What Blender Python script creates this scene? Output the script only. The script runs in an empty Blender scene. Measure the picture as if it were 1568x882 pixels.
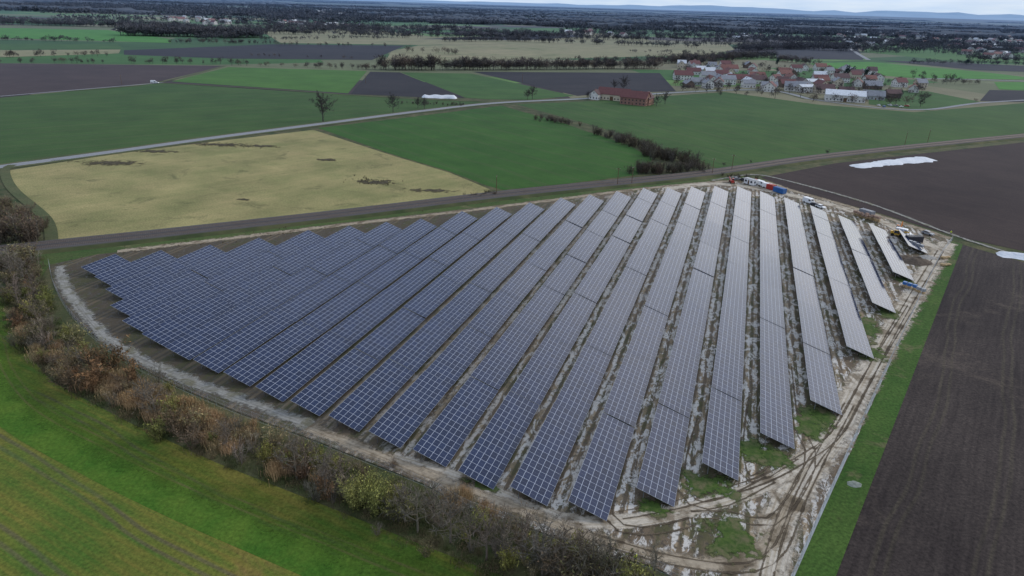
import bpy, math, random
import numpy as np
from mathutils import Matrix, Vector, noise as mnoise
from mathutils.geometry import tessellate_polygon
random.seed(7); rng=np.random.default_rng(7)
rad=math.radians
scene=bpy.context.scene
# ---------------------------------------------------------------- camera (drone, 80 m up)
CAMH=80.0
R=Matrix.Rotation(rad(90-22.6),3,'X')@Matrix.Rotation(rad(1.72),3,'Z')
cd=bpy.data.cameras.new("drone_camera"); cam=bpy.data.objects.new("drone_camera",cd)
scene.collection.objects.link(cam); cd.lens=24; cd.sensor_width=36; cd.clip_start=1; cd.clip_end=120000
cam.matrix_world=Matrix.Translation((0,0,CAMH))@R.to_4x4()
scene.camera=cam
def sv(px,py,z=0.0):
    """plan survey: photo measurement -> metres on the flat terrain"""
    d=R@Vector(((px-784)/1045.0,-(py-441)/1045.0,-1))
    t=(z-CAMH)/d.z
    return Vector((d.x*t,d.y*t,z))
def horizon(px): return 6+(px-784)*0.03
# ---------------------------------------------------------------- material helpers
class NT:
    def __init__(s,name):
        s.m=bpy.data.materials.new(name); s.m.use_nodes=True; s.t=s.m.node_tree; s.t.nodes.clear()
        s.out=s.t.nodes.new('ShaderNodeOutputMaterial'); s.b=s.t.nodes.new('ShaderNodeBsdfPrincipled')
        s.t.links.new(s.b.outputs[0],s.out.inputs[0]); s.b.inputs['Specular IOR Level'].default_value=0.2
        s.b.inputs['Roughness'].default_value=0.9
    def n(s,typ,**k):
        x=s.t.nodes.new(typ)
        for a,b in k.items(): setattr(x,a,b)
        return x
    def l(s,a,b): s.t.links.new(a,b)
    def set(s,sock,v):
        if isinstance(v,bpy.types.NodeSocket): s.l(v,sock)
        else:
            if isinstance(v,(tuple,list)) and len(v)==3 and sock.type=='RGBA': v=(*v,1)
            sock.default_value=v
    def math(s,op,a,b=0.0,c=None,clamp=False):
        x=s.n('ShaderNodeMath',operation=op); x.use_clamp=clamp
        s.set(x.inputs[0],a); s.set(x.inputs[1],b)
        if c is not None: s.set(x.inputs[2],c)
        return x.outputs[0]
    def mix(s,f,a,b,bt='MIX'):
        x=s.n('ShaderNodeMix',data_type='RGBA',blend_type=bt)
        s.set(x.inputs[0],f); s.set(x.inputs[6],a); s.set(x.inputs[7],b); return x.outputs[2]
    def mr(s,v,a,b,c=0.0,d=1.0,smooth=False):
        x=s.n('ShaderNodeMapRange'); 
        if smooth: x.interpolation_type='SMOOTHSTEP'
        s.set(x.inputs[0],v)
        for i,q in zip((1,2,3,4),(a,b,c,d)): s.set(x.inputs[i],q)
        return x.outputs[0]
    def pos(s): return s.n('ShaderNodeNewGeometry').outputs['Position']
    def rot(s,v,ang):
        x=s.n('ShaderNodeVectorRotate',rotation_type='Z_AXIS'); s.l(v,x.inputs[0]); x.inputs['Angle'].default_value=ang; return x.outputs[0]
    def mul(s,v,xyz):
        x=s.n('ShaderNodeVectorMath',operation='MULTIPLY'); s.l(v,x.inputs[0]); x.inputs[1].default_value=xyz; return x.outputs[0]
    def noise(s,v,scale=1.0,detail=3,rough=.55,w=0):
        x=s.n('ShaderNodeTexNoise'); s.l(v,x.inputs['Vector']); x.inputs['Scale'].default_value=scale
        x.inputs['Detail'].default_value=detail; x.inputs['Roughness'].default_value=rough
        x.inputs['Distortion'].default_value=w; return x.outputs[0]
    def haze(s,col,k=1.0):  # painted aerial haze: base colour fades to blue with distance from the origin
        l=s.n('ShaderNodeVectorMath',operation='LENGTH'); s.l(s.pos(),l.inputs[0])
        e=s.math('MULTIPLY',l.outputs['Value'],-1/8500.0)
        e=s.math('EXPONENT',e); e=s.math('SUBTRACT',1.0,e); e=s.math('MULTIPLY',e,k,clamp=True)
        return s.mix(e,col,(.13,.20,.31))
    def gain(s,col,fac,a,b):
        g=s.mr(fac,.28,.72,a,b); cc=s.n('ShaderNodeCombineColor'); [s.l(g,cc.inputs[i]) for i in range(3)]
        return s.mix(1.0,col,cc.outputs[0],'MULTIPLY')
    def bump(s,h,st=.5,d=.1):
        x=s.n('ShaderNodeBump'); x.inputs['Strength'].default_value=st; x.inputs['Distance'].default_value=d
        s.l(h,x.inputs['Height']); s.l(x.outputs[0],s.b.inputs['Normal'])
def field_mat(name,c1,c2,ang=0.0,sp=3.0,streak=1.2,big=60,bigamp=1.6,fine=.5,tram=0,c3=None,rough=.95,tramk=.5):
    n=NT(name); P=n.pos(); q=n.rot(P,-ang)
    s1=n.noise(n.mul(q,(1/(sp*28),1/sp,1)),1,4,.6)
    s2=n.noise(P,1/big,5,.6); f=n.noise(P,1.6,5,.7); f2=n.noise(P,.22,4,.6)
    fac=n.math('MULTIPLY_ADD',n.math('SUBTRACT',s1,.5),streak,.5)
    fac=n.math('MULTIPLY_ADD',n.math('SUBTRACT',s2,.5),bigamp,fac)
    fac=n.math('MULTIPLY_ADD',n.math('SUBTRACT',f2,.5),.5,fac,clamp=True)
    col=n.mix(fac,c1,c2)
    if c3:
        s3=n.noise(P,1/(big*.6),6,.7,.6); col=n.mix(n.mr(s3,.56,.68,0,.8),col,c3)
    if tram:
        wq=n.noise(P,.012,2); sep=n.n('ShaderNodeSeparateXYZ'); n.l(q,sep.inputs[0])
        yw=n.math('MULTIPLY_ADD',wq,12,sep.outputs[1])
        y=n.math('FRACT',n.math('DIVIDE',yw,tram))
        a=n.math('ABSOLUTE',n.math('SUBTRACT',n.math('ABSOLUTE',n.math('SUBTRACT',y,.5)),.9/tram))
        ln=n.mr(a,.15/tram,.5/tram,tramk,0); ln=n.math('MULTIPLY',ln,n.mr(s1,.3,.6,.4,1)); col=n.mix(ln,col,(.10,.085,.05))
    col=n.gain(col,f,1-fine,1+fine); col=n.gain(col,n.noise(P,.035,4,.6),.85,1.15)
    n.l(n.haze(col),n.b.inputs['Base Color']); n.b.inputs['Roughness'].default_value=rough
    n.b.inputs['Specular IOR Level'].default_value=.08
    n.bump(f,.5,.12); return n.m
def plain(name,col,rough=.7,var=.25,scale=1.0,metal=0,haze=False,spec=.3):
    n=NT(name); f=n.noise(n.n('ShaderNodeTexCoord').outputs['Object'],scale,4,.6)
    c=n.gain((*col,1),f,1-var,1+var)
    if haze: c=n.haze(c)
    n.l(c,n.b.inputs['Base Color']); n.b.inputs['Roughness'].default_value=rough; n.b.inputs['Metallic'].default_value=metal
    n.b.inputs['Specular IOR Level'].default_value=spec
    return n.m
# ---------------------------------------------------------------- geometry helpers
def link(o): scene.collection.objects.link(o); return o
def mesh_np(name,V,F,mats,mi=None,col=None,uv=None):
    V=np.asarray(V,np.float32); F=np.asarray(F,np.int32); k=F.shape[1]
    me=bpy.data.meshes.new(name); me.vertices.add(len(V)); me.vertices.foreach_set('co',V.ravel())
    me.loops.add(F.size); me.loops.foreach_set('vertex_index',F.ravel())
    me.polygons.add(len(F)); me.polygons.foreach_set('loop_start',np.arange(0,F.size,k,dtype=np.int32))
    try: me.polygons.foreach_set('loop_total',np.full(len(F),k,np.int32))
    except Exception: pass
    if mi is not None: me.polygons.foreach_set('material_index',np.asarray(mi,np.int32))
    for m in mats: me.materials.append(m)
    if col is not None:
        a=me.color_attributes.new('Col','FLOAT_COLOR','POINT'); c=np.ones((len(V),4),np.float32); c[:,:3]=col
        a.data.foreach_set('color',c.ravel())
    if uv is not None:
        u=me.uv_layers.new(name='UVMap'); u.data.foreach_set('uv',np.asarray(uv,np.float32).ravel())
    me.update(calc_edges=True)
    return link(bpy.data.objects.new(name,me))
ZL=[0.03]
def poly(name,pts,mat,z=None):
    if z is None: ZL[0]+=.006; z=ZL[0]
    P=[sv(*p) for p in pts]; P=[Vector((p.x,p.y,z)) for p in P]
    T=tessellate_polygon([P]); 
    fs=[]
    for t in T:
        a,b,c=[P[i] for i in t]
        fs.append(t if (b-a).cross(c-a).z>0 else (t[0],t[2],t[1]))
    me=bpy.data.meshes.new(name); me.from_pydata(P,[],fs); me.materials.append(mat); return link(bpy.data.objects.new(name,me))
def smooth(P,step=4.0):
    out=[]
    n=len(P)
    for i in range(n-1):
        p0=P[max(i-1,0)];p1=P[i];p2=P[i+1];p3=P[min(i+2,n-1)]
        k=max(2,int((p2-p1).length/step))
        for j in range(k):
            t=j/k
            out.append(.5*((2*p1)+(p2-p0)*t+(2*p0-5*p1+4*p2-p3)*t*t+(3*p1-p0-3*p2+p3)*t**3))
    out.append(P[-1]); return out
def ribbon(name,pts,width,mat,z=.08,profile=None,step=4.0):
    P=smooth([sv(*p) for p in pts],step)
    prof=profile or [(-.5*width,0),(.5*width,0)]
    V=[];F=[];UV=[];L=0;k=len(prof);Ls=[]
    for i,p in enumerate(P):
        t=(P[min(i+1,len(P)-1)]-P[max(i-1,0)]); t.z=0; t.normalize(); nrm=Vector((t.y,-t.x,0))
        if i: L+=(p-P[i-1]).length
        Ls.append(L)
        for o,h in prof: V.append((p.x+nrm.x*o,p.y+nrm.y*o,z+h))
    w0=prof[0][0]; w1=prof[-1][0]
    for i in range(len(P)-1):
        for j in range(k-1):
            a=i*k+j; F.append((a,a+1,a+1+k,a+k))
            u0=(prof[j][0]-w0)/(w1-w0);u1=(prof[j+1][0]-w0)/(w1-w0)
            UV+=[(u0,Ls[i]),(u1,Ls[i]),(u1,Ls[i+1]),(u0,Ls[i+1])]
    return mesh_np(name,V,F,[mat],uv=UV)
class MB:
    """mesh builder with material slots"""
    def __init__(s): s.V=[];s.F=[];s.M=[]
    def face(s,pts,m): 
        b=len(s.V); s.V+=[tuple(p) for p in pts]; s.F.append(tuple(range(b,b+len(pts)))); s.M.append(m)
    def box(s,c,d,m,rz=0,ry=0):
        x,y,z=[q/2 for q in d]; Mx=Matrix.Rotation(rz,3,'Z')@Matrix.Rotation(ry,3,'Y')
        co=[Mx@Vector((a*x,b*y,e*z))+Vector(c) for a in(-1,1) for b in(-1,1) for e in(-1,1)]
        b0=len(s.V); s.V+=[tuple(v) for v in co]
        for f in((0,1,3,2),(4,6,7,5),(0,4,5,1),(2,3,7,6),(0,2,6,4),(1,5,7,3)):
            s.F.append(tuple(b0+i for i in f)); s.M.append(m)
    def cyl(s,p0,p1,r0,r1,m,n=10):
        p0=Vector(p0);p1=Vector(p1);d=(p1-p0).normalized(); a=d.orthogonal().normalized(); b=d.cross(a)
        b0=len(s.V)
        for p,r in((p0,r0),(p1,r1)):
            for i in range(n):
                t=i/n*math.tau; s.V.append(tuple(p+(a*math.cos(t)+b*math.sin(t))*r))
        for i in range(n):
            j=(i+1)%n; s.F.append((b0+i,b0+j,b0+n+j,b0+n+i)); s.M.append(m)
        s.F.append(tuple(b0+i for i in range(n))[::-1]); s.M.append(m)
        s.F.append(tuple(b0+n+i for i in range(n))); s.M.append(m)
    def prism(s,prof,y0,y1,m):
        n=len(prof); b0=len(s.V)
        for y in(y0,y1):
            for x,z in prof: s.V.append((x,y,z))
        for i in range(n):
            j=(i+1)%n; s.F.append((b0+i,b0+j,b0+n+j,b0+n+i)); s.M.append(m)
        s.F.append(tuple(b0+i for i in range(n))); s.M.append(m); s.F.append(tuple(b0+n+i for i in range(n))[::-1]); s.M.append(m)
    def mesh(s,name,mats):
        me=bpy.data.meshes.new(name); me.from_pydata(s.V,[],s.F)
        for m in mats: me.materials.append(m)
        me.polygons.foreach_set('material_index',s.M); me.update(); return me
    def obj(s,name,mats,loc=(0,0,0),rz=0):
        o=link(bpy.data.objects.new(name,s.mesh(name,mats))); o.location=loc; o.rotation_euler=(0,0,rz); return o
def ang(a,b):
    d=sv(*b)-sv(*a); return math.atan2(d.y,d.x)
# ================================================================ solar rows: fit plan
rows=[((1345,346),(1377,422)),((1299,333),(1350,471)),((1256,320),(1309,539)),((1217,308),(1258,622)),((1180,299),(1182,673)),
((1142,290),(1095,721)),((1105,289),(998,759)),((1070,290),(896,781)),((1031,292),(810,761)),((993,293),(730,733)),((956,298),(665,702)),
((912,303),(592,675)),((867,309),(530,649)),((819,316),(471,626)),((768,322),(418,604)),((715,330),(368,582)),((652,341),(321,562)),
((600,345),(278,543)),((540,351),(240,522)),((482,358),(203,500)),((405,368),(183,476)),((325,379),(183,452)),((250,388),(150,430)),((185,393),(130,415))]
ZP=1.8
D=Vector((0,0,0))
for t,b in rows[1:17]:
    D+=sv(*t,ZP)-sv(*b,ZP)
D.z=0; D.normalize(); E2=Vector((D.y,-D.x,0)); ROWANG=math.atan2(D.y,D.x)
cs=[]; 
for i,(t,b) in enumerate(rows[:18]):
    cs.append(.5*(sv(*t,ZP).dot(E2)+sv(*b,ZP).dot(E2)))
A=np.polyfit(np.arange(18),cs,1); pitch=-A[0]; c0=A[1]
# ---------------------------------------------------------------- panel material
n=NT("solar_glass"); uv=n.n('ShaderNodeUVMap').outputs[0]; sp_=n.n('ShaderNodeSeparateXYZ'); n.l(uv,sp_.inputs[0])
U,Vv=sp_.outputs[0],sp_.outputs[1]
def edge(x,w): 
    f=n.math('FRACT',x); a=n.math('ABSOLUTE',n.math('SUBTRACT',f,.5)); return n.math('GREATER_THAN',a,.5-w)
fr=n.math('MAXIMUM',edge(U,.024),edge(Vv,.015))
mid=n.math('MULTIPLY',edge(n.math('ADD',Vv,.5),.006),.3)
fr2=n.math('MAXIMUM',fr,mid)
fl=n.n('ShaderNodeVectorMath',operation='FLOOR'); n.l(uv,fl.inputs[0]); wn=n.n('ShaderNodeTexWhiteNoise'); 
oi=n.n('ShaderNodeObjectInfo'); ad=n.n('ShaderNodeVectorMath',operation='ADD'); n.l(fl.outputs[0],ad.inputs[0]); n.l(oi.outputs['Random'],ad.inputs[1]); n.l(ad.outputs[0],wn.inputs[0])
base=n.mix(wn.outputs[0],(.003,.009,.036),(.006,.016,.056))
col=n.mix(fr2,base,(.46,.50,.58)); n.l(col,n.b.inputs['Base Color'])
r=n.mr(wn.outputs[0],0,1,.08,.12); n.l(n.math('MAXIMUM',r,n.math('MULTIPLY',fr,.4)),n.b.inputs['Roughness'])
n.b.inputs['Specular IOR Level'].default_value=.45
M_panel=n.m
M_steel=plain("galvanised_steel",(.26,.27,.28),.5,.2,3,metal=.6)
M_back=plain("panel_backsheet",(.14,.15,.17),.6,.1)
TW=7.1; ML=1.8; tilt=rad(18.5)
def table_row(i,s0,s1,cc):
    mb_V=[];F=[];M=[];UV=[]
    def quad(a,b,c,d,m,u=None):
        k=len(mb_V); mb_V.extend([a,b,c,d]); F.append((k,k+1,k+2,k+3)); M.append(m)
        UV.extend(u or [(0,0),(0,0),(0,0),(0,0)])
    nm=int((s1-s0)/ML); per=random.choice([14,16]); s=s0; done=0
    def post(x,y,z0,z1,w=.06):
        q=[(x-w,y-w),(x+w,y-w),(x+w,y+w),(x-w,y+w)]
        for a in range(4):
            b=(a+1)%4; quad((q[a][0],q[a][1],z0),(q[b][0],q[b][1],z0),(q[b][0],q[b][1],z1),(q[a][0],q[a][1],z1),1)
    while done<nm:
        k=min(per,nm-done)
        if nm-done-k<4: k=nm-done
        dz=random.gauss(0,.08); tt=tilt+random.gauss(0,rad(.35)); pt=random.gauss(0,rad(.22)); L=k*ML
        hw=TW/2*math.cos(tt); hz=TW/2*math.sin(tt); zc=ZP+dz
        def P(across,along,off=0):
            q=D*(s+along)+E2*(cc+across*hw+off*math.sin(tt)); return (q.x,q.y,zc-across*hz+off*math.cos(tt)+(along-L/2)*math.sin(pt))
        a=P(-1,0);b=P(1,0);c=P(1,L);d=P(-1,L)
        quad(a,b,c,d,0,[(0,done),(6,done),(6,done+k),(0,done+k)])
        a2,b2,c2,d2=[P(x,y,-.06) for x,y in((-1,0),(1,0),(1,L),(-1,L))]
        quad(d2,c2,b2,a2,2); quad(a2,b2,b,a,1); quad(b2,c2,c,b,1); quad(c2,d2,d,c,1); quad(d2,a2,a,d,1)
        y=ML*.5
        while y<L:
            for ac in(-.6,.55):
                p=P(ac,y,-.2); post(p[0],p[1],0,p[2])
            r0=P(-.95,y-.04,-.08);r1=P(.95,y-.04,-.08);r2=P(.95,y-.04,-.24);r3=P(-.95,y-.04,-.24)
            quad(r0,r1,r2,r3,1)
            y+=ML*2
        s+=L+.25; done+=k
    return mesh_np("solar_panel_row",mb_V,F,[M_panel,M_steel,M_back],mi=M,uv=UV)
for i,(t,b) in enumerate(rows):
    table_row(i,sv(*b,ZP).dot(D),sv(*t,ZP).dot(D),c0-pitch*i)
table_row(99,sv(1405,382,ZP).dot(D),sv(1375,352,ZP).dot(D),c0+pitch)
# ================================================================ ground sheet
n=NT("ground_land"); P=n.pos()
wv=n.noise(P,.0012,3); wa=n.n('ShaderNodeVectorMath',operation='MULTIPLY_ADD'); 
cx=n.n('ShaderNodeCombineXYZ'); n.l(wv,cx.inputs[0]); n.l(wv,cx.inputs[1]); n.l(cx.outputs[0],wa.inputs[0]); wa.inputs[1].default_value=(250,180,0); n.l(P,wa.inputs[2])
q=n.mul(n.rot(wa.outputs[0],rad(-12)),(1/420,1/170,0))
vo=n.n('ShaderNodeTexVoronoi',distance='CHEBYCHEV'); n.l(q,vo.inputs['Vector']); vo.inputs['Scale'].default_value=1
sc=n.n('ShaderNodeSeparateColor'); n.l(vo.outputs['Color'],sc.inputs[0])
cr=n.n('ShaderNodeValToRGB'); cr.color_ramp.interpolation='CONSTANT'; e=cr.color_ramp.elements
cols=[(0,(.05,.10,.03)),(.2,(.19,.175,.10)),(.34,(.06,.045,.04)),(.46,(.06,.13,.032)),(.64,(.14,.15,.075)),(.80,(.09,.07,.055)),(.88,(.12,.20,.055))]
e[0].position=0;e[0].color=(*cols[0][1],1);e[1].position=cols[1][0];e[1].color=(*cols[1][1],1)
for p_,c_ in cols[2:]: x=e.new(p_); x.color=(*c_,1)
n.l(sc.outputs[0],cr.inputs[0])
l=n.n('ShaderNodeVectorMath',operation='LENGTH'); n.l(P,l.inputs[0])
f=n.noise(P,1.3,5,.7); f2=n.noise(P,.12,5,.65)
gr=n.mix(n.mr(f2,.35,.65),(.045,.065,.022),(.12,.105,.05)); 
c=n.mix(n.mr(l.outputs['Value'],650,660),gr,cr.outputs[0])
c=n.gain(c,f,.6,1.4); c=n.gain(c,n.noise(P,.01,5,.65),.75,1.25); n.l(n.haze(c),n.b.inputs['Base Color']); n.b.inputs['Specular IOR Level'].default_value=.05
n.bump(f,.5,.1)
S=60000
me=bpy.data.meshes.new("ground"); me.from_pydata([(-S,-S,0),(S,-S,0),(S,S,0),(-S,S,0)],[],[(0,1,2,3)]); me.materials.append(n.m); link(bpy.data.objects.new("ground",me))
# ================================================================ fields
mA=field_mat("winter_crop_near",(.070,.125,.018),(.170,.145,.028),ang((0,600),(400,800)),1.2,2.1,38,3.2,.45,tram=12,c3=(.18,.12,.04),tramk=.75)
poly("crop_field",[(-120,380),(0,452),(30,528),(80,585),(200,648),(330,708),(500,775),(640,832),(790,890),(900,960),(980,1100),(-300,1100),(-500,600)],mA)
n=NT("crop_headland"); uv=n.n('ShaderNodeUVMap').outputs[0]; s=n.n('ShaderNodeSeparateXYZ'); n.l(uv,s.inputs[0]); P=n.pos()
f=n.noise(P,1.6,5,.7); fb=n.noise(P,.12,5,.65); c=n.mix(n.mr(fb,.35,.65),(.045,.115,.014),(.085,.145,.020)); c=n.gain(c,f,.6,1.4)
l1=n.math('ABSOLUTE',n.math('SUBTRACT',s.outputs[0],.45)); l2=n.math('ABSOLUTE',n.math('SUBTRACT',s.outputs[0],.57)); ln=n.math('MAXIMUM',n.mr(l1,.006,.022,1,0),n.mr(l2,.006,.022,1,0))
c=n.mix(n.math('MULTIPLY',ln,n.mr(fb,.3,.6,.1,.7)),c,(.14,.125,.05)); n.l(c,n.b.inputs['Base Color']); n.bump(f,.5,.12); n.b.inputs['Specular IOR Level'].default_value=.08
al=n.math('ADD',n.math('SUBTRACT',1.0,s.outputs[0]),n.math('MULTIPLY',n.math('SUBTRACT',fb,.5),.9)); n.l(n.mr(n.math('MINIMUM',al,1),.15,.75),n.b.inputs['Alpha'])
ribbon("crop_headland",[(-140,420),(-20,500),(10,565),(60,625),(180,690),(310,750),(470,815),(600,868),(740,925),(860,1000)],15,n.m,.055,[(7.5,0),(-7.5,0)])
m=field_mat("dry_meadow",(.33,.275,.12),(.205,.20,.075),ang((0,260),(480,200)),4,1.0,26,2.6,.45,c3=(.13,.125,.05))
poly("dry_meadow",[(8,262),(200,232),(480,199),(600,238),(690,265),(750,290),(735,302),(500,330),(230,357),(85,371),(78,345),(60,322),(20,285)],m)
m=field_mat("crop_green_a",(.030,.084,.012),(.052,.114,.018),ang((490,197),(760,290)),2.5,1.0,70,1.4,.3,tram=18)
poly("crop_field",[(487,196),(640,178),(768,162),(860,188),(960,222),(1000,243),(975,268),(870,281),(770,291),(745,284),(690,263),(600,236)],m)
m=field_mat("crop_green_b",(.038,.080,.018),(.064,.108,.024),ang((0,200),(500,165)),4,1.2,110,1.8,.28,tram=20)
poly("crop_field",[(-200,165),(0,150),(240,127),(540,146),(640,152),(745,156),(640,168),(500,186),(330,208),(60,245),(-200,280)],m)
m=field_mat("crop_green_c",(.038,.084,.018),(.066,.114,.026),ang((800,163),(1100,250)),4,1.3,110,1.8,.28,tram=20)
poly("crop_field",[(790,160),(905,155),(1110,141),(1250,160),(1400,172),(1568,158),(1900,180),(1700,198),(1568,204),(1280,234),(1100,258),(1040,240),(985,215),(900,190)],m)
mBr=field_mat("ploughed_near",(.032,.024,.021),(.068,.053,.044),ang((1470,375),(1280,882)),.9,1.5,55,1.7,.55,c3=(.095,.073,.056),tram=13,tramk=.3)
poly("ploughed_field",[(1474,375),(1568,402),(2200,560),(2600,1100),(1190,1100),(1280,882)],mBr)
mBr2=field_mat("ploughed_far",(.036,.024,.020),(.064,.044,.035),ang((1200,285),(1568,375)),1.3,1.2,90,1.5,.35)
poly("ploughed_field",[(1165,272),(1280,250),(1568,218),(2100,160),(2600,420),(1568,385),(1462,362),(1330,322),(1215,292)],mBr2)
purp=field_mat("ploughed_purple",(.050,.034,.030),(.080,.056,.048),ang((0,120),(300,110)),3,1.0,90,1.4,.2)
poly("ploughed_field",[(-200,100),(0,97),(345,101),(235,127),(0,149),(-200,164)],purp)
gb=field_mat("crop_bright",(.052,.13,.018),(.08,.16,.028),ang((300,115),(550,125)),4,1.2,90,1.3,.2,tram=22)
poly("crop_field",[(350,103),(562,109),(533,143),(262,125)],gb)
dk=field_mat("ploughed_dark",(.024,.020,.020),(.046,.038,.034),.3,4,1,90,1.3,.2)
poly("ploughed_field",[(567,110),(612,111),(712,150),(640,149),(537,144)],dk)
gd=field_mat("crop_mid",(.042,.095,.020),(.066,.125,.028),.5,4,1,90,1.3,.2,tram=22)
poly("crop_field",[(614,111),(722,113),(880,147),(810,153),(745,152),(714,150)],gd)
poly("ploughed_field",[(724,110),(1010,112),(1035,140),(930,143),(884,147)],dk)
be=field_mat("stubble_beige",(.29,.25,.14),(.19,.19,.09),.1,8,.9,150,1.7,.2,c3=(.11,.14,.05))
poly("stubble_field",[(600,78),(640,70),(900,66),(1115,68),(1125,76),(1090,84),(860,90),(590,94)],be)
poly("stubble_field",[(398,46),(560,44),(660,56),(780,56),(900,50),(980,56),(1000,66),(640,69),(430,66)],be)
poly("stubble_field",[(0,77),(185,76),(182,82),(0,88)],be)
poly("ploughed_field",[(190,77),(420,68),(620,70),(570,92),(350,90),(190,84)],dk)
br=field_mat("crop_vivid",(.055,.18,.02),(.085,.22,.03),0,6,.6,150,1,.15)
poly("crop_field",[(-150,40),(165,46),(262,60),(262,66),(-150,54)],br)
poly("crop_field",[(-150,66),(180,68),(190,75),(-150,76)],gd)
poly("crop_field",[(-150,22),(180,34),(180,38),(-150,32)],gb)
poly("crop_field",[(1318,68),(1480,74),(1620,86),(1620,100),(1440,92),(1325,80)],gb)
poly("ploughed_field",[(1180,66),(1310,68),(1322,92),(1190,90)],dk)
poly("crop_field",[(1240,97),(1330,95),(1500,110),(1568,118),(1568,122),(1400,120),(1260,108)],br)
poly("ploughed_field",[(1345,93),(1450,95),(1620,104),(1620,112),(1500,108)],dk)
poly("crop_field",[(1522,126),(1640,126),(1640,142),(1530,137)],br)
poly("ploughed_field",[(1515,138),(1700,142),(1700,160),(1500,155)],dk)
poly("crop_field",[(1330,137),(1420,140),(1500,156),(1420,170),(1330,160)],gd)
poly("crop_field",[(1000,44),(1200,48),(1330,56),(1240,60),(1000,52)],gd)
poly("ploughed_field",[(640,60),(860,52),(900,56),(800,62)],dk)
poly("crop_field",[(780,44),(930,42),(1000,48),(860,50)],gb)
poly("crop_field",[(420,34),(640,36),(660,40),(430,40)],gb); poly("stubble_field",[(700,30),(900,32),(980,38),(720,36)],be)
poly("crop_field",[(1100,34),(1330,42),(1340,46),(1100,40)],gb); poly("crop_field",[(480,22),(760,24),(760,27),(480,25)],gb)
poly("stubble_field",[(200,26),(420,28),(430,31),(210,30)],be); poly("crop_field",[(900,22),(1150,28),(1150,31),(900,26)],gd)
# ================================================================ solar site ground
n=NT("site_soil"); P=n.pos(); q=n.rot(P,-ROWANG); sx=n.n('ShaderNodeSeparateXYZ'); n.l(q,sx.inputs[0])
yy=n.math('MULTIPLY',sx.outputs[1],-1.0)
wob=n.noise(n.mul(q,(1/14,1/3,1)),1,4,.6)
ph=n.math('FRACT',n.math('DIVIDE',n.math('SUBTRACT',n.math('MULTIPLY_ADD',wob,1.0,yy),c0-pitch/2+.5),pitch))
def band(c,w): return n.mr(n.math('ABSOLUTE',n.math('SUBTRACT',ph,c)),w*.5,w,1,0,True)
rut=n.math('MAXIMUM',band(.92,.06),band(.09,.06))
n1=n.noise(q,.5,6,.7); n2=n.noise(n.mul(q,(1/9,1/2.2,1)),1,5,.65,.5); n3=n.noise(P,.035,4,.6)
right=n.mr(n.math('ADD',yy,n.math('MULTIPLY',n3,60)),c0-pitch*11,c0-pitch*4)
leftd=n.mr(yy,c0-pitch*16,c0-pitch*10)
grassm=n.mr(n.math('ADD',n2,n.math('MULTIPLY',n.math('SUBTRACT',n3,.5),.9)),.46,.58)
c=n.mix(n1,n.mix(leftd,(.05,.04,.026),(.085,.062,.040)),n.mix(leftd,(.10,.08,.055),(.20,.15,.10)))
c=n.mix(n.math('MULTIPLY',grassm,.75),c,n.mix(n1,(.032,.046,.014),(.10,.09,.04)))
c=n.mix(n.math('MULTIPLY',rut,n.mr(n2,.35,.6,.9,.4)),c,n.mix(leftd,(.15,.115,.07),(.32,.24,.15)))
wn_=n.noise(n.mul(q,(1/5,1/1.8,1)),1,7,.75,.6)
white=n.math('MULTIPLY',n.mr(n.math('ADD',wn_,n.math('MULTIPLY',rut,.06)),.53,.57),right)
c=n.mix(n.math('MULTIPLY',white,.9),c,(.56,.53,.48))
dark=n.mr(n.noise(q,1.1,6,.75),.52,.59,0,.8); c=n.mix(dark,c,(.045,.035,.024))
n.l(c,n.b.inputs['Base Color']); n.b.inputs['Specular IOR Level'].default_value=.2; n.l(n.mr(dark,0,.8,.9,.45),n.b.inputs['Roughness']); n.bump(n1,.7,.25)
M_site=n.m
site=[(76,406),(84,440),(112,486),(180,545),(270,592),(370,634),(470,670),(560,706),(650,742),(720,779),(820,812),(900,842),(1000,868),(1060,900),(1120,960),(1170,960),(1213,882),(1308,680),(1415,440),(1457,368),(1300,318),(1200,290),(1150,276),(1000,286),(870,303),(700,322),(500,345),(250,380),(150,390)]
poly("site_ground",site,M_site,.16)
def track_mat(name,a,b,c2,edge=.35,ruts=3,bare=.5):
    n=NT(name); uv=n.n('ShaderNodeUVMap').outputs[0]; s=n.n('ShaderNodeSeparateXYZ'); n.l(uv,s.inputs[0])
    P=n.pos(); fn=n.noise(P,1.2,6,.75); fb=n.noise(P,.2,5,.65,.5)
    cb=n.n('ShaderNodeCombineXYZ'); n.l(n.math('MULTIPLY',s.outputs[0],ruts*4),cb.inputs[0]); n.l(n.math('MULTIPLY',s.outputs[1],.03),cb.inputs[1])
    st=n.noise(cb.outputs[0],1,4,.65,.3)
    c=n.mix(n.mr(st,.38,.62),a,b); c=n.mix(n.mr(fb,bare,bare+.12,0,.85),c,c2); c=n.mix(n.mr(st,.56,.66,0,.6),c,c2)
    c=n.gain(c,fn,.68,1.3); n.l(c,n.b.inputs['Base Color'])
    m=n.math('SUBTRACT',1.0,n.math('ABSOLUTE',n.math('MULTIPLY_ADD',s.outputs[0],2,-1)))
    al=n.math('ADD',m,n.math('MULTIPLY',n.math('SUBTRACT',fb,.5),edge*4)); al=n.math('ADD',al,n.math('MULTIPLY',n.math('SUBTRACT',fn,.5),edge*2.5))
    n.l(n.mr(al,edge*.5,edge*1.3,0,1),n.b.inputs['Alpha']); n.bump(n.math('ADD',st,fn),.6,.2); n.b.inputs['Specular IOR Level'].default_value=.15
    return n.m
tm=track_mat("pale_haul_track",(.35,.29,.21),(.58,.52,.43),(.17,.13,.085))
td=track_mat("mud_track",(.25,.20,.135),(.42,.35,.26),(.12,.09,.055),.45,3,.48)
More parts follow.
